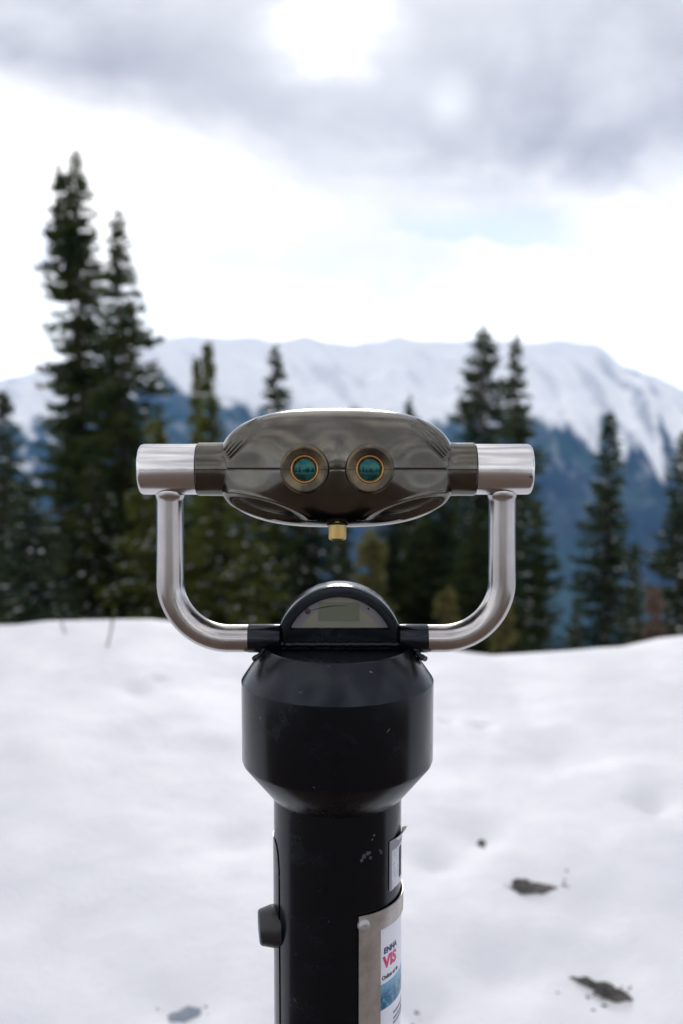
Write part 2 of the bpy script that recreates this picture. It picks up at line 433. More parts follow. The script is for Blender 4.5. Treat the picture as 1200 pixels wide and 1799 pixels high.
# timber deck the viewer stands on (below the frame, seen in the metal)
dk = empty('timber_deck', (0, -1.6, 0.03)); tag(dk, 'brown wooden plank deck under the tower viewer, just below the frame', 'deck')
pm = None
for i in range(68):
    y0 = -8.9+i*.148
    if pm is None:
        vs = [(x, y, z) for z in (.05, .095) for x in (-4, 4) for y in (0, .14)]
        pl = link('plank', vs, [(0, 1, 3, 2), (4, 6, 7, 5), (0, 4, 5, 1), (2, 3, 7, 6), (0, 2, 6, 4), (1, 5, 7, 3)], 'timber', None, smooth=False); pm = pl
        bm_ = pl.modifiers.new('bevel', 'BEVEL'); bm_.width = .003
    else:
        pl = pm.copy(); COL.objects.link(pl)
    pl.parent = dk; pl.matrix_parent_inverse = IDENT; pl.location = (0, y0+1.6, -.03+random.uniform(-.001, .001))

# ------------------------------------------------------------------ trees
def crown_mesh(name, seed, H, R, material, irregular=.45, twin=False, snow=False, dens=1.0, top=.8, bare=.03):
    rng = np.random.default_rng(seed)
    tips = [(0., 0., H, 1.0)]
    if twin: tips.append((-.022*H, 0.0, H*.978, .85))
    quads = []; squads = []
    def needles(p, d, ln, wd):
        d = d/np.linalg.norm(d, axis=1, keepdims=True)
        s2 = np.cross(d, rng.normal(size=d.shape)); s2 /= np.linalg.norm(s2, axis=1, keepdims=True)+1e-9
        ln = ln[:, None]; wd = wd[:, None]
        quads.append(np.stack([p-s2*wd*.6, p+s2*wd*.6, p+d*ln*.6+s2*wd, p+d*ln, p+d*ln*.6-s2*wd], 1))
    for (tx, ty, th, sc) in tips:
        hlow = H*bare if sc == 1 else H*.78
        hs = np.sort(rng.uniform(hlow, th*.99, int((th-hlow)*56)))
        go = rng.uniform(0, 50)
        for h in hs:
            t = (th-h)/H
            base = R*sc*min(1.0, (t/.62)**top)+.03
            for _ in range(1):
                a = rng.uniform(0, 2*math.pi)
                gt = min(1.15, max(.5, .88+.62*mn.noise(Vector((math.cos(a)*1.1+go, math.sin(a)*1.1, h*1.9)))))
                gk = min(1, t/.3); L = max(.05, base*(gt*gk+.85*(1-gk))*rng.uniform(1-irregular, 1.15))
                droop = .35-2.6*t if t < .25 else -.3
                droop += rng.uniform(-.14, .14)
                n_st = max(2, int(L/.07*dens)); K_ = n_st*4
                ca_, sa_ = math.cos(a), math.sin(a)
                bx_ = tx
                f = (np.repeat(np.arange(n_st), 4)+rng.uniform(.1, 1, K_))/n_st; r = L*f
                zz_ = h+droop*r+.35*np.maximum(0, f-.5)**2*L*2
                lat = rng.uniform(-1, 1, K_)*(.17*L*(1-f)+.045)
                p = np.stack([bx_+ca_*r-sa_*lat, ty+sa_*r+ca_*lat, zz_+rng.uniform(-.06, .02, K_)], 1)
                d = np.stack([ca_*.8-sa_*lat*4+rng.normal(size=K_)*.35, sa_*.8+ca_*lat*4+rng.normal(size=K_)*.35, rng.uniform(-.6, .4, K_)], 1)
                needles(p, d, rng.uniform(.07, .15, K_), rng.uniform(.018, .038, K_))
                if snow:
                    for q in np.nonzero(rng.random(K_) < .05)[0]:
                        pu = p[q]+np.array([0, 0, .03]); e1_ = np.array([ca_, sa_, droop])*rng.uniform(.03, .08); e2_ = np.array([-sa_, ca_, 0])*rng.uniform(.02, .045)
                        up = np.array([0, 0, .022])
                        squads.append((pu-e1_, pu+e2_, pu+e1_, pu-e2_, pu+up))
        # leader and the dense core round the stem
        nc = int((th-hlow)*34); hh = th-(th-hlow)*rng.random(nc)**1.3; a = rng.uniform(0, 6.28, nc)
        rr = rng.uniform(.0, 1, nc)*(.012+.05*np.minimum(1, (th-hh)/.5)+.22*R*np.minimum(1, (th-hh)/H/.4))
        p = np.stack([tx+np.cos(a)*rr, ty+np.sin(a)*rr, hh], 1)
        needles(p, np.stack([np.cos(a), np.sin(a), rng.uniform(-.3, 1.6, nc)], 1), rng.uniform(.07, .15, nc), rng.uniform(.018, .035, nc))
    quads = np.concatenate(quads)
    def mk(q, nm, mt):
        arr = np.array(q); n_ = len(arr); k = arr.shape[1]
        fs = [tuple(range(i*k, i*k+k)) for i in range(n_)] if nm != 'snow' else [f for i in range(n_) for f in ((i*5, i*5+1, i*5+4), (i*5+1, i*5+2, i*5+4), (i*5+2, i*5+3, i*5+4), (i*5+3, i*5, i*5+4))]
        me = bpy.data.meshes.new(name+'_'+nm); me.from_pydata(arr.reshape(-1, 3).tolist(), [], fs); me.update(); me.materials.append(M[mt]); return me
    cm = mk(quads, 'crown', material)
    sm = mk(squads, 'snow', 'frost') if snow and squads else None
    # trunk with limbs
    tr = []
    n_ = 14
    pts = [(.02*H*.05*math.sin(i*.9+seed), .01*math.cos(i*1.3), H*.97*i/(n_-1)) for i in range(n_)]
    tr.append(sweep(pts, [.013*H*(1-.93*i/(n_-1))+.004 for i in range(n_)], 8))
    if twin: tr.append(sweep([(0, 0, H*.72), (-.02*H, 0, H*.79), (-.022*H, 0, H*.96)], [.03, .025, .006], 6))
    for i in range(46):
        h = rng.uniform(H*bare, H*.9); a = rng.uniform(0, 6.28); t = (H-h)/H; L = R*min(1, (t/.62)**top)*.75
        tr.append(sweep([(0, 0, h), (math.cos(a)*L*.5, math.sin(a)*L*.5, h-.12*L), (math.cos(a)*L, math.sin(a)*L, h-.3*L)], [.018, .012, .004], 4, cap=False))
    vs, fs = join(*tr)
    tm = bpy.data.meshes.new(name+'_trunk'); tm.from_pydata([tuple(v) for v in vs], [], fs); tm.update(); tm.materials.append(M['bark'])
    return dict(crown=cm, snow=sm, trunk=tm, H=H, R=R)
PROTO = {
    'twin': crown_mesh('tall_twin', 3, 12.5, 1.35, 'needle_dark', .5, True, dens=1.1),
    'dark': crown_mesh('dark', 8, 11, 1.3, 'needle_dark', .55),
    'dark2': crown_mesh('dark_b', 21, 9, 1.05, 'needle_dark', .4, snow=True),
    'slim': crown_mesh('slim', 13, 9, .85, 'needle_olive', .35, top=.9),
    'olive': crown_mesh('olive', 34, 7, 1.0, 'needle_olive', .35, snow=True, dens=1.1),
    'frosty': crown_mesh('frosty', 55, 8, .85, 'needle_teal', .45, snow=True),
    'layered': crown_mesh('layered', 61, 10, 1.5, 'needle_teal', .35, top=.75, snow=True),
    'yellow': crown_mesh('yellow', 71, 2.4, .38, 'needle_yellow', .3, dens=1.4),
    'dry': crown_mesh('dry', 81, 2.4, .35, 'needle_tan', .3, dens=1.4),
    'stick': crown_mesh('stick', 91, 3.2, .34, 'needle_yellow', .3, dens=1.4, bare=.6),
}
GRP = 'conifers behind the snow bank'
trees = [
 ('twin', 133, 270, 22, 1.2, 'tall twin tipped spruce, the tallest tree in the picture, at the left'),
 ('dark', 207, 375, 21, 1.25, 'second tallest dark spruce with gappy branches, just right of the twin tipped spruce'),
 ('frosty', 5, 690, 16.5, 1.0, 'snow dusted spruce cut by the left picture edge'),
 ('layered', -70, 640, 20, 1.0, 'broad spruce mostly outside the left picture edge'),
 ('slim', 345, 628, 27, .9, 'slender spruce spire, the left and shorter of the thin pair above the left handle'),
 ('slim', 366, 600, 24, 1.0, 'slender olive spruce spire, the right and taller of the thin pair above the left handle'),
 ('dark', 484, 610, 23, 1.0, 'dark spruce whose tip rises above the left shoulder of the binocular head'),
 ('olive', 385, 800, 18, 1.1, 'olive green spruce with snow specks seen inside the left curved arm'),
 ('dark2', 545, 790, 21, 1.2, 'dark spruce under the left half of the binocular head'),
 ('dark2', 600, 830, 26, .75, 'spruce directly behind the brass focus knob'),
 ('yellow', 652, 940, 17, 1.6, 'small yellow green conifer below the binocular head, right of the focus knob'),
 ('dark2', 719, 700, 27, .9, 'spruce with only a thin tip above the right part of the binocular head'),
 ('layered', 850, 577, 22, 1.15, 'broad layered spruce above the right sleeve of the binocular head'),
 ('dark', 907, 590, 24, .95, 'narrow dark spruce just right of the broad layered spruce'),
 ('yellow', 785, 1035, 13, .9, 'pale little conifer seen inside the lower corner of the right curved arm'),
 ('frosty', 1073, 728, 24, 1.25, 'lone snow specked spruce standing in front of the blue slope at the right'),
 ('frosty', 1117, 955, 22, .62, 'short slim spruce touching the right side of the lone spruce'),
 ('frosty', 1204, 760, 18, 1.05, 'snow specked spruce cut by the right picture edge'),
 ('olive', 272, 740, 18, 1.15, 'bushy olive spruce in front of the second tallest spruce, beside the left arm'),
 ('dark2', 165, 800, 18.5, 1.1, 'dark spruce between the two tallest spruces, in front of them'),
 ('frosty', 52, 850, 15, 1.1, 'low frosted spruce behind the snow crest at the far left'),
 ('dark', 690, 850, 20, .9, 'dark spruce under the right half of the binocular head'),
 ('dark2', 462, 850, 19, 1.1, 'dark spruce behind the left end of the round dial housing'),
 ('dark', 780, 800, 20, 1.0, 'dark spruce filling the inside of the right curved arm'),
 ('frosty', 945, 880, 25, .7, 'small spruce right beside the upright of the right curved arm'),
 ('frosty', 1012, 1050, 17, .35, 'tiny spruce left of the foot of the lone spruce'),
 ('olive', 430, 830, 17.5, 1.0, 'olive spruce between the left curved arm and the dial housing'),
 ('dark2', 110, 830, 19, 1.2, 'dark spruce under the twin tipped spruce, left of its stem'),
 ('dark2', 742, 840, 22, 1.1, 'dark spruce beside the right shoulder of the dial housing'),
 ('dark', 845, 900, 18, 1.0, 'low dark spruce crossed by the upright of the right curved arm'),
 ('dry', 1150, 1035, 15, .9, 'dry tan bush behind the snow crest near the right edge'),
 ('stick', 888, 1045, 12, .6, 'little bare stemmed sapling with a yellow top, right of the right curved arm'),
]
def zs_far(x, y): return zs(x, y)
rt = random.Random(5)
seen_t = {}
for (kind, tx, ty, Y, wsc, label) in trees:
    P = PROTO[kind]; tip = W(tx, ty, Y); gz = zs_far(tip[0], Y)-.15
    hs = (tip[2]-gz)/P['H']
    t = empty('spruce_tree' if kind not in ('dry', 'stick', 'yellow') else {'dry': 'dry_bush', 'stick': 'sapling', 'yellow': 'sapling'}[kind], (tip[0], Y, gz))
    t.rotation_euler = (0, 0, 0 if kind == 'twin' else rt.uniform(0, 6.28)); t.scale = (wsc, wsc, hs)
    tag(t, label, 'bush' if kind == 'dry' else 'tree', GRP)
    for nm in ('trunk', 'crown', 'snow'):
        if P[nm] is None: continue
        o = bpy.data.objects.new({'snow': 'branch_snow'}.get(nm, nm), P[nm]); COL.objects.link(o); o.parent = t
        if nm == 'snow': o['kind'] = 'stuff'

# forest round the clearing, behind the camera: it shows only as the dark band mirrored in the metal
rb_ = random.Random(9)
for k in range(22):
    P = PROTO[('dark', 'dark2', 'twin')[k % 3]]; x = -25+k*2.35+rb_.uniform(-.6, .6); y = -25.0-4.0*(k % 2)-rb_.uniform(0, 2)
    t = empty('spruce_tree', (x, y, -.1)); t.rotation_euler = (0, 0, rb_.uniform(0, 6.28)); t.scale = (1.5, 1.5, rb_.uniform(.4, .55))
    tag(t, 'dark spruce standing behind the photographer, seen only as a reflection in the metal', 'tree', 'spruces behind the photographer')
    for nm in ('trunk', 'crown'):
        o = bpy.data.objects.new(nm, P[nm]); COL.objects.link(o); o.parent = t

# ------------------------------------------------------------------ rocks, twigs on the snow
def clump(name, px, py, sx, sy, h, material, label, cat, rot=0.0, seed=1, sink=.3):
    p = hit(px, py); z = zsd(p[0], p[1])
    vs = []; nu_, nv_ = 12, 28
    for i in range(nu_):
        for j in range(nv_):
            th = math.pi/2*i/(nu_-1); a = 2*math.pi*j/nv_
            r = math.cos(th)*(1+.6*nz(math.cos(a)*1.6+seed, math.sin(a)*1.6, 0, 3))+.03
            x = r*math.cos(a)*sx; y = r*math.sin(a)*sy; zz_ = h*math.sin(th)*(1+.6*nz(x*20+seed, y*20, 1, 3))
            vs.append((x*math.cos(rot)-y*math.sin(rot), x*math.sin(rot)+y*math.cos(rot), zz_-h*sink))
    fs = grid_faces(nu_, nv_, True)+[tuple((nu_-1)*nv_+k for k in range(nv_))]
    o = link(name, vs, fs, material, sharp=60); o.location = (p[0], p[1], z+.004)
    tag(o, label, cat); return o
clump('soil_patch', 938, 1548, .060, .030, .016, 'soil', 'dark brown soil patch poking out of the snow, the larger one right of the pedestal', 'soil', .0, 2, .15)
clump('soil_patch', 915, 1540, .026, .022, .016, 'soil', 'small dark lump of soil touching the left end of the larger soil patch', 'soil', .3, 12, .15)
clump('soil_patch', 1052, 1722, .062, .012, .02, 'soil', 'long thin strip of dark soil lying diagonally in the snow at the lower right', 'soil', -.62, 5, .1)
clump('soil_patch', 1080, 1742, .040, .014, .026, 'soil', 'dark soil lump at the lower end of the diagonal soil strip', 'soil', -.3, 8, .1)
clump('stone', 846, 1470, .019, .013, .014, 'soil', 'small dark stone in the snow above the larger soil patch', 'stone', 0, 3, .2)
clump('stone', 325, 1768, .045, .024, .022, 'greyrock', 'grey frosted stone in the snow at the lower left', 'stone', .35, 4, .35)
rg_ = random.Random(12)
for (cx_, cy_, sx_, sy_, n_) in ((938, 1545, 60, 26, 14), (1062, 1728, 66, 28, 16), (850, 1474, 22, 12, 5), (745, 1768, 40, 16, 5), (325, 1768, 40, 20, 4)):
    bits = []
    for k in range(n_):
        p = hit(cx_+rg_.gauss(0, sx_*.55), cy_+rg_.gauss(0, sy_*.55)); r_ = rg_.uniform(.003, .009)
        z_ = zsd(p[0], p[1])
        vs = [(p[0]+math.cos(q*1.05)*r_*rg_.uniform(.6, 1.4), p[1]+math.sin(q*1.05)*r_*rg_.uniform(.5, 1), z_) for q in range(6)]+[(p[0], p[1], z_+r_*.7)]
        bits.append((vs, [(q, (q+1) % 6, 6) for q in range(6)]))
    g2_ = link('grit', *join(*bits), 'soil', smooth=False); g2_['kind'] = 'stuff'
def stem(px0, py0, px1, py1, r, material, label, Y=5.3, name='dry_grass'):
    a = hit(px0, py0); a = np.array([a[0], a[1], zs(a[0], a[1])-.03]); b_ = W(px1, py1, a[1]-.02)
    mid = (a+b_)/2+np.array([.006, 0, 0])
    vs, fs = sweep([a, mid, b_, b_+(b_-mid)*.25+np.array([.006, 0, 0])], [r, r, r*1.6, r*.4], 6)
    c_ = np.array(vs)-a
    o = link(name, c_, fs, material); o.location = a; tag(o, label, 'plant'); return o
stem(186, 1136, 200, 1072, .0045, 'needle_yellow', 'dry yellowish grass stem standing on the left snow crest')
stem(115, 1112, 108, 1096, .003, 'needle_tan', 'very short dry twig at the far left of the snow crest')

# ------------------------------------------------------------------ the tower viewer
base = W(593, 1440, 1.0)
PX = 593
def wz(py): return W(PX, py, 1.0)[2]
def sc_at(py): # metres per photo pixel at Y=1 on this row
    return abs(W(601, py, 1.0)[0]-W(600, py, 1.0)[0])
cx0 = W(PX, 1300, 1.0)[0]
viewer = empty('tower_viewer', (cx0, 1.0, 0.065))
tag(viewer, 'coin tower viewer with bronze binocular head, stainless steel arms and black pedestal on snow', 'tower viewer')
def part(name, m, material, parent=viewer, **kw):
    return link(name, m[0], m[1], material, parent, **kw)
AX = (cx0, 1.0, 0.0)
s1 = sc_at(1191); s2 = sc_at(1329); s3 = sc_at(1400)
Rcol = 169.5*s1*.993; Rlid = 127*sc_at(1133); Rpole = 112*s3; Rlow = 116*s3
z_lid = wz(1133); z_a = wz(1191); z_b = wz(1329); z_c = wz(1392)
# pedestal pole
pole = part('pedestal', lathe([(.065, Rpole), (z_c+.02, Rpole)], AX, (0, 0, 1), 128), 'black')
basep = part('base_plate', lathe([(.068, .14), (.08, .14), (.083, .137), (.083, Rpole*.9)], AX, (0, 0, 1), 96), 'black')
e = .0012
collar = part('collar', lathe([(z_c, Rpole*.9), (z_c, Rlow-e), (z_c+e, Rlow), (z_b-.002, Rcol-.0010), (z_b+.0015, Rcol), (z_a-.0012, Rcol), (z_a+.0010, Rcol-.0012),
       (z_lid-.0015, Rlid+.0012), (z_lid-.0003, Rlid-.0005), (z_lid-.001, Rlid-.003), (z_lid-.003, Rlid-.005), (z_lid-.003, .001)], AX, (0, 0, 1), 160), 'black', sharp=28)
# side access panel, wrapped round the left side of the pole
def wrap_patch(a0, a1, zlo, ztop_fn, r, th, na=40, nzv=24, cx=cx0, zlo_fn=None):
    """curved sheet on the pole; angle 0 faces the camera (-y), positive to the right"""
    vs = []
    for side, rr in ((0, r+th), (1, r)):
        for i in range(na):
            a = a0+(a1-a0)*i/(na-1); zt = ztop_fn(a); zb = zlo_fn(a) if zlo_fn else zlo
            for j in range(nzv):
                z = zb+(zt-zb)*j/(nzv-1)
                vs.append((cx+math.sin(a)*rr, 1.0-math.cos(a)*rr, z))
    fs = grid_faces(na, nzv, off=0, flip=True)+grid_faces(na, nzv, off=na*nzv)
    o2 = na*nzv
    for i in range(na-1):
        for j in (0, nzv-1):
            a, b_ = i*nzv+j, (i+1)*nzv+j
            f = (a, b_, b_+o2, a+o2); fs.append(f if j else tuple(reversed(f)))
    for j in range(nzv-1):
        for i in (0, na-1):
            a, b_ = i*nzv+j, i*nzv+j+1
            f = (a, a+o2, b_+o2, b_); fs.append(tuple(reversed(f)) if i == 0 else f)
    return vs, fs
aL = -math.asin(101/113)
zt_panel = wz(1462)
def top_l(a):
    q = (aL-a)/math.radians(13)      # rounded corner at the front edge
    q = min(max(q, 0), 1); return zt_panel-.026*(1-math.sqrt(max(0, 1-(1-q)**2)))
panel = part('access_panel', wrap_patch(-math.radians(178), aL, .35, top_l, Rpole+.0001, .0009), 'black', pole)
# coin knob on the left
kc = W(481, 1627, .985)
axk = np.array([-1, -.16, -.03])
R1 = 36*s3
part('coin_knob', lathe([(-.006, R1), (.001, R1), (.0025, R1*.985), (.0130, R1*.85), (.0145, R1*.81), (.0154, R1*.74), (.0158, R1*.5), (.0159, .001)], kc, axk, 64), 'satin_black', pole)
# sign plate with window, on the right
aS = math.asin((629-PX)/116.); aE = math.radians(150)
zS = W(PX, 1556, 1.0)[2]
Rp = Rpole+.0016
a_in = math.asin((665.5-PX)/115.)
strip = 29.5*sc_at(1600)*1.14
zfun = lambda a: zS
bar_top = wrap_patch(aS, aE, zS-strip, zfun, Rp, .0011, 60, 6)
bar_left = wrap_patch(aS, a_in, .50, lambda a: zS-strip, Rp, .0011, 16, 30)
bar_right = wrap_patch(math.radians(125), aE, .50, lambda a: zS-strip, Rp, .0011, 12, 10)
bar_bot = wrap_patch(aS, aE, .46, lambda a: .50, Rp, .0011, 40, 4)
plate = part('sign_frame', join(bar_top, bar_left, bar_right, bar_bot), 'plate', sharp=30)
card = part('printed_card', wrap_patch(a_in-.02, math.radians(126), .495, lambda a: zS-strip+.004, Rpole+.0002, .0006, 60, 20), 'paper', plate)
def on_pole(a, z, r): return np.array([cx0+math.sin(a)*r, 1.0-math.cos(a)*r, z])
Rt = Rpole+.0010
def pole_py(a, z):
    p = on_pole(a, z, Rt); return pix_of(*p)
def text_on_pole(txt, a_start, z_base, size, material, parent, name='lettering', bold=.0, xscale=1.0, r=Rt, slant=0.0):
    cu = bpy.data.curves.new('txt', 'FONT'); cu.body = txt; cu.size = size; cu.offset = bold; cu.extrude = .00008; cu.resolution_u = 3
    to = bpy.data.objects.new('txt', cu); COL.objects.link(to)
    bpy.context.view_layer.update()
    me = bpy.data.meshes.new_from_object(to); bpy.data.objects.remove(to); bpy.data.curves.remove(cu)
    import bmesh
    bm = bmesh.new(); bm.from_mesh(me); bmesh.ops.triangulate(bm, faces=bm.faces)
    bmesh.ops.subdivide_edges(bm, edges=[e_ for e_ in bm.edges if e_.calc_length() > size*.2], cuts=2); bm.to_mesh(me); bm.free()
    for v in me.vertices:
        x, y, z = v.co; a = a_start+x*xscale/r; v.co = on_pole(a, z_base+y, r+z+.0001)
    me.name = name; me.materials.clear(); me.materials.append(M[material])
    o = bpy.data.objects.new(name, me); COL.objects.link(o); o.parent = parent; o.matrix_parent_inverse = parent_inv(parent); return o
def z_at(px, py):   # (angle, z) of the point on the pole surface under a pixel
    r_ = ray(px, py); lo, hi = .8, 1.0
    for _ in range(60):
        m_ = (lo+hi)/2; p = CAM+r_*m_
        if math.hypot(p[0]-cx0, p[1]-1.0) > Rt: lo = m_
        else: hi = m_
    p = CAM+r_*lo; return math.atan2(p[0]-cx0, -(p[1]-1.0)), p[2]
ar, zr_ = z_at(638, 1625); rc = on_pole(ar, zr_, Rp+.001)
axr = (math.sin(ar), -math.cos(ar), 0)
part('rivet', lathe([(-.002, .0062), (.0012, .0062), (.0026, .0052), (.0034, .0036), (.0035, .0018), (.0022, .0014), (.0021, .0002)], rc, axr, 40), 'rivet', plate)
part('rivet', lathe([(-.002, .0062), (.0012, .0062), (.0026, .0052), (.0034, .0036), (.0035, .0018), (.0022, .0014), (.0021, .0002)], on_pole(ar, .475, Rp+.001), axr, 40), 'rivet', plate)
a1_, z1_ = z_at(674.5, 1677); text_on_pole('ENHA', a1_, z1_, .0086, 'navy', plate, bold=.0003, xscale=1.0)
a1_, z1_ = z_at(673.5, 1703); text_on_pole('VIS', a1_, z1_, .0175, 'pink', plate, bold=.0007, xscale=1.0)
a1_, z1_ = z_at(671, 1724); text_on_pole('Online or in', a1_, z1_, .0062, 'ink', plate, bold=.0001, xscale=.95)
ap, zp = z_at(667, 1733); _, zq = z_at(667, 1778); 
part('scene_picture', wrap_patch(a_in+.012, math.radians(100), zq, lambda a: zp, Rpole+.0008, .0002, 40, 10), 'scene_print', plate)
a2_, z2_ = z_at(689, 1785)
text_on_pole('scan for', a2_, z2_-.002, .0085, 'ink', plate, bold=.0001) if False else None
for k, (py, wd) in enumerate(((1779, .5), (1789, .42), (1797, .5))):
    a2_, z2_ = z_at(691, py)
    part('small_print_line', wrap_patch(a2_-.0, a2_+wd, z2_-.0016, lambda a, z=z2_: z+.0008, Rpole+.0009, .0002, 14, 2), 'sticker_grey', plate)
# white peeling sticker above the plate
aa, za = z_at(687, 1500); ab, zb_ = z_at(691, 1563)
def sticker_patch(a0, a1, zlo, zhi, r, th, lift=0):
    vs = []; na, nn = 16, 16
    for side in (0, 1):
        for i in range(na):
            a = a0+(a1-a0)*i/(na-1)
            for j in range(nn):
                q = j/(nn-1); z = zlo+(zhi-zlo)*q
                lf = lift*max(0, q-.82)**2*30*max(0, i/(na-1)-.2)
                rr = r+(th if side == 0 else 0)+lf
                vs.append((cx0+math.sin(a)*rr, 1.0-math.cos(a)*rr, z+.0012*nz(a*9, z*70, 2, 2)*(1 if j in (0, nn-1) else 0)))
    fs = grid_faces(na, nn, flip=True)+grid_faces(na, nn, off=na*nn)
    o2 = na*nn
    for i in range(na-1):
        for j in (0, nn-1):
            a, b_ = i*nn+j, (i+1)*nn+j; fs.append((a, b_, b_+o2, a+o2))
    for j in range(nn-1):
        for i in (0, na-1):
            a, b_ = i*nn+j, i*nn+j+1; fs.append((a, a+o2, b_+o2, b_))
    return vs, fs
zst = za+.012
stk = part('sticker', sticker_patch(aa, aa+.62, zb_, zst, Rpole+.0002, .0004, .006), 'sticker', pole)
part('sticker_border', sticker_patch(aa-.035, aa+.03, zb_+.001, zst-.001, Rpole+.0007, .0002), 'sticker_grey', stk)
part('sticker_border', sticker_patch(aa-.03, aa+.6, zst-.010, zst+.001, Rpole+.0007, .0003, .007), 'sticker_grey', stk)
part('sticker_bar', sticker_patch(aa+.30, aa+.42, zb_+.006, zst-.014, Rpole+.0007, .0002), 'ink', stk)
# scuff marks
rs = random.Random(4)
sv = []
for (px, py, r) in ((640, 1506, 5), (648, 1500, 5), (652, 1508, 4), (671, 1499, 3.5), (658, 1468, 3), (668, 1495, 2.5), (636, 1513, 3.5), (655, 1476, 2)):
    a_, z_ = z_at(px, py); r *= s3
    vs = [on_pole(a_, z_, Rpole+.00025)]+[on_pole(a_+math.cos(k*.524)*r*rs.uniform(.5, 1.2)/Rpole, z_+math.sin(k*.524)*r*rs.uniform(.5, 1.2), Rpole+.0002) for k in range(12)]
    sv.append((vs, [(0, k+1, (k+1) % 12+1) for k in range(12)]))
tag(part('scuff_marks', join(*sv), 'scuff', pole), kind='stuff')

# dial housing (half round)
DX, DY = 596.5, 1143.0
sd = sc_at(1100)
dc = W(DX, DY, .997)
def arch_loop(r, zbot, y, n=56, nb=14, zcen=0.0):
    """half-disc outline: arc from right to left then bottom line back"""
    zb = zbot-zcen
    a0 = math.asin(max(-1, min(1, zb/r)))
    pts = []
    for i in range(n):
        a = a0+(math.pi-2*a0)*i/(n-1); pts.append((dc[0]+r*math.cos(a), y, dc[2]+zcen+r*math.sin(a)))
    x0 = r*math.cos(a0)
    for i in range(1, nb):
        pts.append((dc[0]-x0+2*x0*i/nb, y, dc[2]+zbot))
    return pts
ro = 113.5*sd; ri = 94*sd; zwin = (DY-1105)*sd; y0 = .997; zbo = (z_lid-.004)-dc[2]
nL = len(arch_loop(ro, zbo, y0))
loops = [arch_loop(ri, zwin, y0+.009), arch_loop(ri, zwin, y0+.0012), arch_loop(ri+.0008, zwin-.0008, y0),
         arch_loop(ro-.0022, zbo, y0), arch_loop(ro-.0006, zbo, y0+.0006), arch_loop(ro, zbo, y0+.0022), arch_loop(ro, zbo, y0+.034),
         arch_loop(ro-.002, zbo, y0+.038), arch_loop(ro*.6, zbo, y0+.040), arch_loop(.004, zbo, y0+.040)]
vs = [p for L_ in loops for p in L_]
dial = part('dial_housing', (vs, grid_faces(len(loops), nL, True, flip=True)), 'black', sharp=40)
face = arch_loop(ri+.0005, zwin-.0005, y0+.007)
fc = [tuple(range(nL))]
part('dial_face', (face, fc), 'dial', dial, smooth=False)
def flat(name, pts, y, material, parent, th=.0004):
    n_ = len(pts); vs = [(x, y, z) for x, z in pts]+[(x, y+th, z) for x, z in pts]
    fs = [tuple(range(n_)), tuple(reversed(range(n_, 2*n_)))]+[(i, (i+1) % n_, (i+1) % n_+n_, i+n_) for i in range(n_)]
    return link(name, vs, fs, material, parent, smooth=False)
yf = y0+.0062
def dpt(px, py, Y=yf): p = W(px, py, Y); return (p[0], p[2])
q = [dpt(560, 1060), dpt(631, 1060), dpt(631, 1091), dpt(560, 1091)]
flat('display_screen', q, yf, 'lcd', dial)
fr = .0006
bz = []
(xa, zt_), (xb, _), (_, zb2), _ = q
for (x0_, x1_, z0_, z1_) in ((xa-fr, xb+fr, zt_, zt_+fr), (xa-fr, xb+fr, zb2-fr, zb2), (xa-fr, xa, zb2, zt_), (xb, xb+fr, zb2, zt_)):
    vs = [(x0_, yf-.0003, z0_), (x1_, yf-.0003, z0_), (x1_, yf-.0003, z1_), (x0_, yf-.0003, z1_)]+[(x0_, yf+.0004, z0_), (x1_, yf+.0004, z0_), (x1_, yf+.0004, z1_), (x0_, yf+.0004, z1_)]
    bz.append((vs, [(0, 1, 2, 3), (0, 4, 5, 1), (1, 5, 6, 2), (2, 6, 7, 3), (3, 7, 4, 0)]))
part('display_frame', join(*bz), 'sticker_grey', dial, smooth=False)
# light printed band at both ends of the dial, curved needle line, screw
def arc_band(r0, r1, a0, a1, n=24):
    o_ = [(dc[0]+r0*math.cos(a0+(a1-a0)*i/n), dc[2]+r0*math.sin(a0+(a1-a0)*i/n)) for i in range(n+1)]
    i_ = [(dc[0]+r1*math.cos(a0+(a1-a0)*i/n), dc[2]+r1*math.sin(a0+(a1-a0)*i/n)) for i in range(n+1)]
    return o_+i_[::-1]
flat('printed_band', arc_band(ri*1.0, ri*.84, math.radians(27), math.radians(66)), yf+.0002, 'dial_edge', dial)
flat('printed_band', arc_band(ri*1.0, ri*.84, math.radians(114), math.radians(153)), yf+.0002, 'dial_edge', dial)
ptsN = [W(545+i*65/20, 1073-6*math.sin(i/20*2.3)-i*.15, yf) for i in range(21)]
part('dial_line', sweep([(p[0], yf-.0003, p[2]) for p in ptsN], [.0002+.0003*math.sin(i/20*math.pi) for i in range(21)], 6), 'ink', dial)
pS = W(540.7, 1074.5, yf)
part('screw', lathe([(-.001, .0030), (.0008, .0030), (.0012, .0022), (.0013, .0002)], (pS[0], yf-.0001, pS[2]), (0, -1, 0), 24), 'screw_red', dial)
pS = W(647.5, 1070, yf)
part('screw', lathe([(-.001, .0011), (.0008, .0011), (.0010, .0002)], (pS[0], yf-.0001, pS[2]), (0, -1, 0), 16), 'ink', dial)
pane = arch_loop(ri+.0002, zwin-.0002, y0+.0032); pane2 = arch_loop(ri+.0002, zwin-.0002, y0+.0044)
part('dial_glass', (pane+pane2, [tuple(range(nL)), tuple(reversed(range(nL, 2*nL)))]+grid_faces(2, nL, True, flip=True)), 'clear', dial, smooth=False)
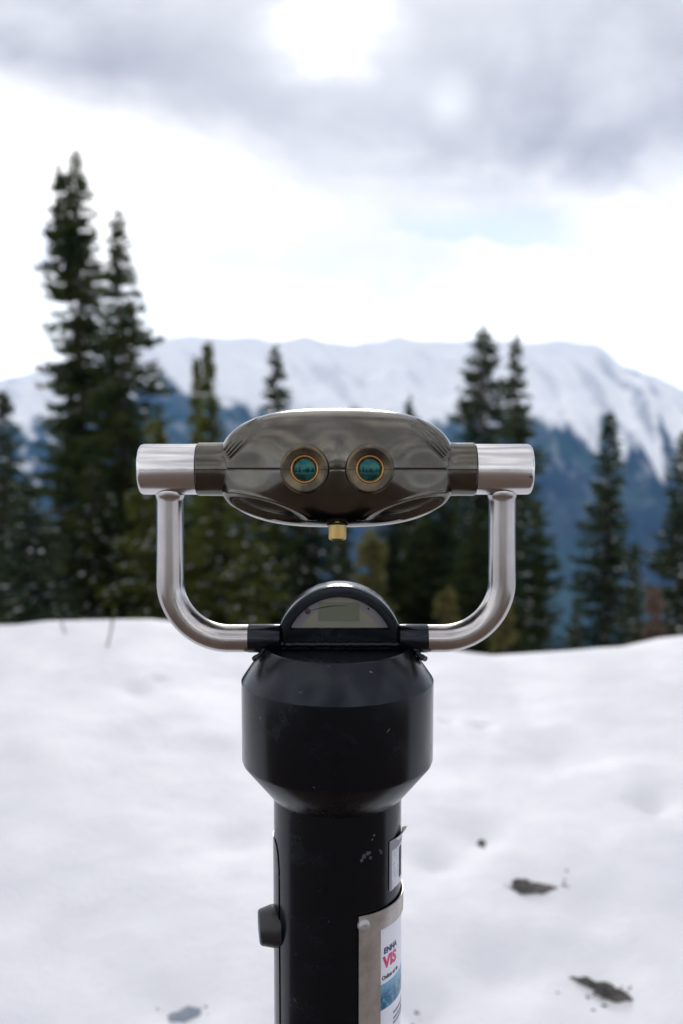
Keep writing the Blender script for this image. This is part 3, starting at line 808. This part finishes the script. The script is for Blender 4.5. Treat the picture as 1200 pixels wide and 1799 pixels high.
# weld beads
def weld(pts, r, seed, n=90):
    pts = [np.array(p) for p in pts]; d = [0]
    for i in range(1, len(pts)): d.append(d[-1]+np.linalg.norm(pts[i]-pts[i-1]))
    out_ = []; rad = []
    for k in range(n):
        s_ = d[-1]*k/(n-1); p = np.array([np.interp(s_, d, [q_[c_] for q_ in pts]) for c_ in range(3)])
        p = p+np.array([0, 0, .0012])*nz(k*.23+seed, seed, 0, 2)+np.array([0, -.001, 0])*nz(k*.3, seed*2, 0, 2)
        out_.append(p); rad.append(r*(1+.22*abs(math.sin(k*.75))+.35*nz(k*.4, seed, 3, 3)))
    return sweep(out_, rad, 10)
xw = ro*.985
wl = [weld([(dc[0]-xw, y0-.001, z_lid+.001), (dc[0]+xw, y0-.001, z_lid+.001)], .0028, 1, 130)]
for sg in (-1, 1):
    wl.append(weld([(dc[0]+sg*(ro+.0005), y0, z_lid+.013), (dc[0]+sg*(ro+.002), y0-.001, z_lid+.008), (dc[0]+sg*(ro+.007), y0-.006, z_lid+.001), (dc[0]+sg*(ro+.016), y0-.008, z_lid-.010), (dc[0]+sg*(ro+.021), y0, z_lid-.014)], .0026, 5+sg, 44))
    wl.append(weld([(dc[0]+sg*(ro+.001), y0, z_lid+.011), (dc[0]+sg*(ro+.0025), y0+.018, z_lid+.013), (dc[0]+sg*(ro+.001), y0+.034, z_lid+.010)], .003, 9+sg, 30))
part('weld_bead', join(*wl), 'black', sharp=70)

# ------------------------------------------------------------------ head
U = sc_at(825)
HC = W(592, 825, 1.0)
TL = math.atan2(CAM[2]-HC[2], 1.0)*1.0
cT, sT = math.cos(TL), math.sin(TL)
def TH(p):      # local (x right, y away, z up; photo-pixel units) -> world, nose tilted up to the eye
    x, y, z = p[0]*U, p[1]*U, p[2]*U
    return np.array([HC[0]+x, HC[1]+y*cT+z*sT*1.0, HC[2]-y*sT+z*cT])
def THs(vs): return [TH(v) for v in vs]
def hpart(name, m, material, parent=viewer, **kw): return part(name, (THs(m[0]), m[1]), material, parent, **kw)
A_, B_, NN = 207.0, 106.0, 2.66
def even_angles(a0, a1, n):
    tt = np.linspace(a0, a1, 6000); c, s_ = np.cos(tt), np.sin(tt)
    X = A_*np.sign(c)*np.abs(c)**(2/NN); Z = B_*np.sign(s_)*np.abs(s_)**(2/NN)
    d = np.concatenate([[0], np.cumsum(np.hypot(np.diff(X), np.diff(Z)))])
    return np.interp(np.linspace(0, d[-1], n), d, tt)
def housing(half, grow=1.0, nth=440, nps=200):
    th = even_angles(0, math.pi, nth) if half > 0 else even_angles(math.pi, 2*math.pi, nth)
    if half == 0: th = np.linspace(0, 2*math.pi, 121)
    # denser sampling near the extremes of the superellipse
    ps = np.linspace(0, math.pi, nps)
    TT, PP = np.meshgrid(th, ps)
    c, s = np.cos(TT), np.sin(TT)
    ex = np.sign(c)*np.abs(c)**(2/NN); ez = np.sign(s)*np.abs(s)**(2/NN)
    m_ = 2.35
    sp_ = np.abs(np.sin(PP))**(2/m_); cp = np.sign(np.cos(PP))*np.abs(np.cos(PP))**(2/m_)
    x = A_*ex*sp_; b_ = np.where(ez > 0, B_, 101.0)
    z = b_*ez*sp_
    y = np.where(cp > 0, -104.0, -235.0)*cp
    # eyepiece bosses and the hollow between and below them
    fr_ = arr_smooth(-y, 20, 70)
    if half != 0:
        d1 = np.hypot(x+54, z*1.0); d2 = np.hypot(x-57, z*1.0)
        y -= fr_*9*(np.exp(-(d1/52)**4)+np.exp(-(d2/52)**4))
        y += fr_*13*np.exp(-((x-1)/24)**2)*np.exp(-((z+35)/52)**2)
        y += fr_*9*np.exp(-((np.abs(x)-150)/38)**2)*np.exp(-(z/34)**2)
    P = np.stack([x, y, z], -1)
    if half != 0:
        du = np.gradient(P, axis=1); dv = np.gradient(P, axis=0)
        nn = np.cross(dv, du); ln = np.linalg.norm(nn, axis=-1, keepdims=True); nn = nn/np.maximum(ln, 1e-9)
        ctr = np.array([0, 40., 0]); sgn = np.sign(np.sum(nn*(P-ctr), -1, keepdims=True)); nn = nn*np.where(sgn == 0, 1, sgn)
        d = np.zeros_like(x)
        xs = np.abs(x)
        if half > 0:
            vx, vz = -(xs-95), z-112
            L_ = np.hypot(vx, vz); al = np.degrees(np.arctan2(-vz, -vx))      # 0 = straight out, 90 = straight down
            q_ = np.clip((L_-50)/85, 0, 1); lo_, hi_ = 29+10*q_, 53-5*q_
            sw = (al-lo_)/(hi_-lo_)
            win = arr_smooth(L_, 42, 60)*(1-arr_smooth(L_, 127, 134))*arr_smooth(-y, -110, -60)
            gate = arr_smooth(sw, -.01, .04)*(1-arr_smooth(sw, .96, 1.01))
            d -= win*gate*np.abs(np.sin(4*math.pi*sw))**.85*4.0
        else:
            ux, uz = (xs-121), (z+66)
            rr = math.radians(-14)
            a_ = ux*math.cos(rr)-uz*math.sin(rr)*-1; a_ = ux*math.cos(-rr)+uz*math.sin(-rr)*-1
            a_ = ux*.966-uz*-.259; c2 = -ux*.259*-1*-1+uz*.966
            a_ = ux*.966+uz*(-.2); c2 = uz*.966-ux*.26
            q_ = (a_/64)**2+(c2/15)**2
            d -= 5.5*(1-arr_smooth(q_, .35, 1.1))
            d += 2.0*np.exp(-((q_-1.25)/.35)**2)*(z > -85)
        P = P+nn*d[..., None]
        # rolled edge along the seam
        ed = np.exp(-(np.abs(P[..., 2])/1.3)**2)
        P[..., 0] *= 1-.006*ed; P[..., 1] *= 1-.008*ed
        P[..., 2] = P[..., 2]+half*.55
    P *= grow
    nps_, nth_ = x.shape
    return P.reshape(-1, 3), grid_faces(nps_, nth_, half == 0, flip=True)
top = hpart('upper_shell', housing(1), 'bronze', sharp=180)
bot = hpart('lower_shell', housing(-1), 'bronze', sharp=180)
hv = housing(1)[0].reshape(200, 440, 3)
edge_ = np.concatenate([hv[:, 0], hv[::-1, -1]])
ins = edge_*np.array([.993, .989, 0])
gv = [tuple(p+np.array([0, 0, q_])) for q_ in (-1.5, 1.5) for p in ins]
hpart('seam_gasket', (gv, grid_faces(2, len(ins), True)), 'seam', smooth=False)
# sleeves (two half rings each) and steel hubs
def half_ring(prof, zsgn, seg=48, gap=.55):
    vs = []
    for (x, r) in prof:
        for k in range(seg+1):
            a = math.pi*k/seg; vs.append((x, -r*math.cos(a), zsgn*(r*math.sin(a)+gap)))
    return vs, grid_faces(len(prof), seg+1, flip=zsgn > 0)
for sg in (-1, 1):
    hx = 243.5 if sg < 0 else 241.0; hd = 345.5 if sg < 0 else 341.0
    pr = [(sg*150, 60), (sg*175, 56), (sg*186, 50.5), (sg*193, 47.6), (sg*201, 46.3), (sg*210, 46), (sg*(hx-1), 46), (sg*hx, 45.2), (sg*hx, 40)]
    ring = join(half_ring(pr, 1), half_ring(pr, -1))
    sl_ = hpart('side_sleeve', ring, 'bronze', sharp=35)
    hpart('sleeve_seam', lathe([(150, 45), (hx-.7, 45)], (0, 0, 0), (sg, 0, 0), 48), 'seam', sl_)
    hub = hpart('steel_hub', lathe([(hx+1, 40), (hx+1, 43.6), (hx+1.8, 44.4), (hd-7, 44.4), (hd-3, 43), (hd-.8, 40), (hd, 36), (hd+.2, .01)], (0, 0, 0), (sg, 0, 0), 96), 'steel_hub', sharp=40)
    # curved arm
    cxp = 299 if sg < 0 else 882
    xe = 436 if sg < 0 else 752
    sgx = 1 if sg < 0 else -1
    rb = 104
    path = []
    for py in (845, 852, 862, 868, 872, 876, 880, 900, 950, 1000): path.append((cxp, py))
    for i in range(25):
        a = math.pi/2*i/24; path.append((cxp+sgx*(rb-rb*math.cos(a)), 1122-rb+rb*math.sin(a)))
    path.append((xe-sgx*20, 1122)); path.append((xe+sgx*1, 1122))
    wp = [W(a_, b2, 1.0) for a_, b2 in path]
    rad = []
    for (a_, b2) in path:
        r = 24.2
        r += 3*math.exp(-((b2-866)/6)**2) if b2 < 900 else 0
        rad.append(r*sc_at(b2))
    arm = part('curved_arm', sweep(wp, rad, 48), 'steel_tube', sharp=50)
    # black stub into the collar
    xs_ = [xe-sgx*.0, xe+sgx*1.2, xe+sgx*(56 if sg < 0 else 50)]
    part('arm_socket', sweep([W(a_, 1122, 1.0) for a_ in xs_], [24.0*sd, 25.0*sd, 25.0*sd], 48), 'black', sharp=40)
hp_ = TH((335.5, -42.5, -13))
part('grub_screw', lathe([(-.001, .0012), (.0006, .0012), (.0007, .0002)], hp_-np.array([0.0015, .0, 0]), (.35, -1, -.1), 16), 'ink')
# eyepieces
for i, ex_ in enumerate((-52.5, 54.5)):
    yb = -115
    ring = lathe([(-14, 41), (0, 40.5), (5, 39.6), (7.5, 37.8), (8.2, 35.5), (7.6, 33.5), (5.2, 25), (4.6, 23.2)], (ex_, yb, 0), (0, -1, 0), 96, cap=False)
    ep = hpart('eyepiece', ring, 'worn_bronze', sharp=50)
    hpart('eyepiece_rim', lathe([(3.0, 23.6), (5.8, 22.6), (6.4, 21.8), (6.0, 20.8), (3.5, 19.2), (-2, 18.6)], (ex_, yb, 0), (0, -1, 0), 72, cap=False), 'copper', ep, sharp=60)
    hpart('lens', lathe([(-3, 19.5), (-2, 19.2), (-.8, 14), (0, 8), (.3, .05)], (ex_, yb, 0), (0, -1, 0), 64), 'lens', ep, sharp=60)
    # seam line across the ring
    def sl2(x0_, x1_):
        pr = [(23.5, 4.9), (25, 5.5), (33.5, 7.9), (35.5, 8.5), (37.8, 7.9), (39.8, 5.4), (40.8, 0), (41.3, -14)]
        vs = []
        for (r, t_) in pr:
            for dz_ in (-.45, .45): vs.append((ex_+x0_*r, yb-t_-.12, dz_))
        return vs, grid_faces(len(pr), 2)
    for q_ in (-1, 1): hpart('eyepiece_seam', sl2(q_, 0), 'seam', ep, smooth=False)
    # objective windows on the far side
    hpart('objective_lens', lathe([(-10, 34), (6, 34), (7, 32), (7, 28), (2, 27), (2, .1)], (ex_, 228, 0), (0, 1, 0), 48), 'lens')
# focus knob: hole and knurled brass
kx = 592-592+1
hpart('knob_hole', lathe([(-6, 20), (0, 20), (.4, 19), (.4, .1)], (kx, -36, -96.5), (0, -.12, -1), 48), 'seam')
kv = []; nk, mk_ = 216, 60
for j in range(mk_):
    t_ = j/(mk_-1); zz_ = -88-33.5*t_
    r = 15.0
    if t_ > .9: r -= 3.2*((t_-.9)/.1)**2
    for k in range(nk):
        a = 2*math.pi*k/nk
        kn = (abs(math.sin(a*27+t_*24))+abs(math.sin(a*27-t_*24)))*.28 if t_ < .9 else .25
        kv.append((kx+(r+kn)*math.cos(a), -40+(r+kn)*math.sin(a), zz_))
kf = grid_faces(mk_, nk, True, flip=True)+[tuple((mk_-1)*nk+k for k in range(nk))]
hpart('focus_knob', (kv, kf), 'brass', sharp=80)

# ------------------------------------------------------------------ haze
hz = link('haze', [(x, y, z) for z in (-520, 760) for x in (-9000, 9000) for y in (-4200, 7600)],
          [(0, 1, 3, 2), (4, 6, 7, 5), (0, 4, 5, 1), (2, 3, 7, 6), (0, 2, 6, 4), (1, 5, 7, 3)], None, smooth=False)
m = bpy.data.materials.new('haze_air'); m.use_nodes = True; n = NT(m.node_tree); n.n.clear()
pv = n.new('ShaderNodeVolumePrincipled'); pv.inputs['Color'].default_value = (.25, .55, 1, 1); pv.inputs['Density'].default_value = 0.85e-4
pv.inputs['Anisotropy'].default_value = .2
o = n.new('ShaderNodeOutputMaterial'); n.l.new(pv.outputs[0], o.inputs['Volume'])
hz.data.materials.append(m); hz['kind'] = 'stuff'
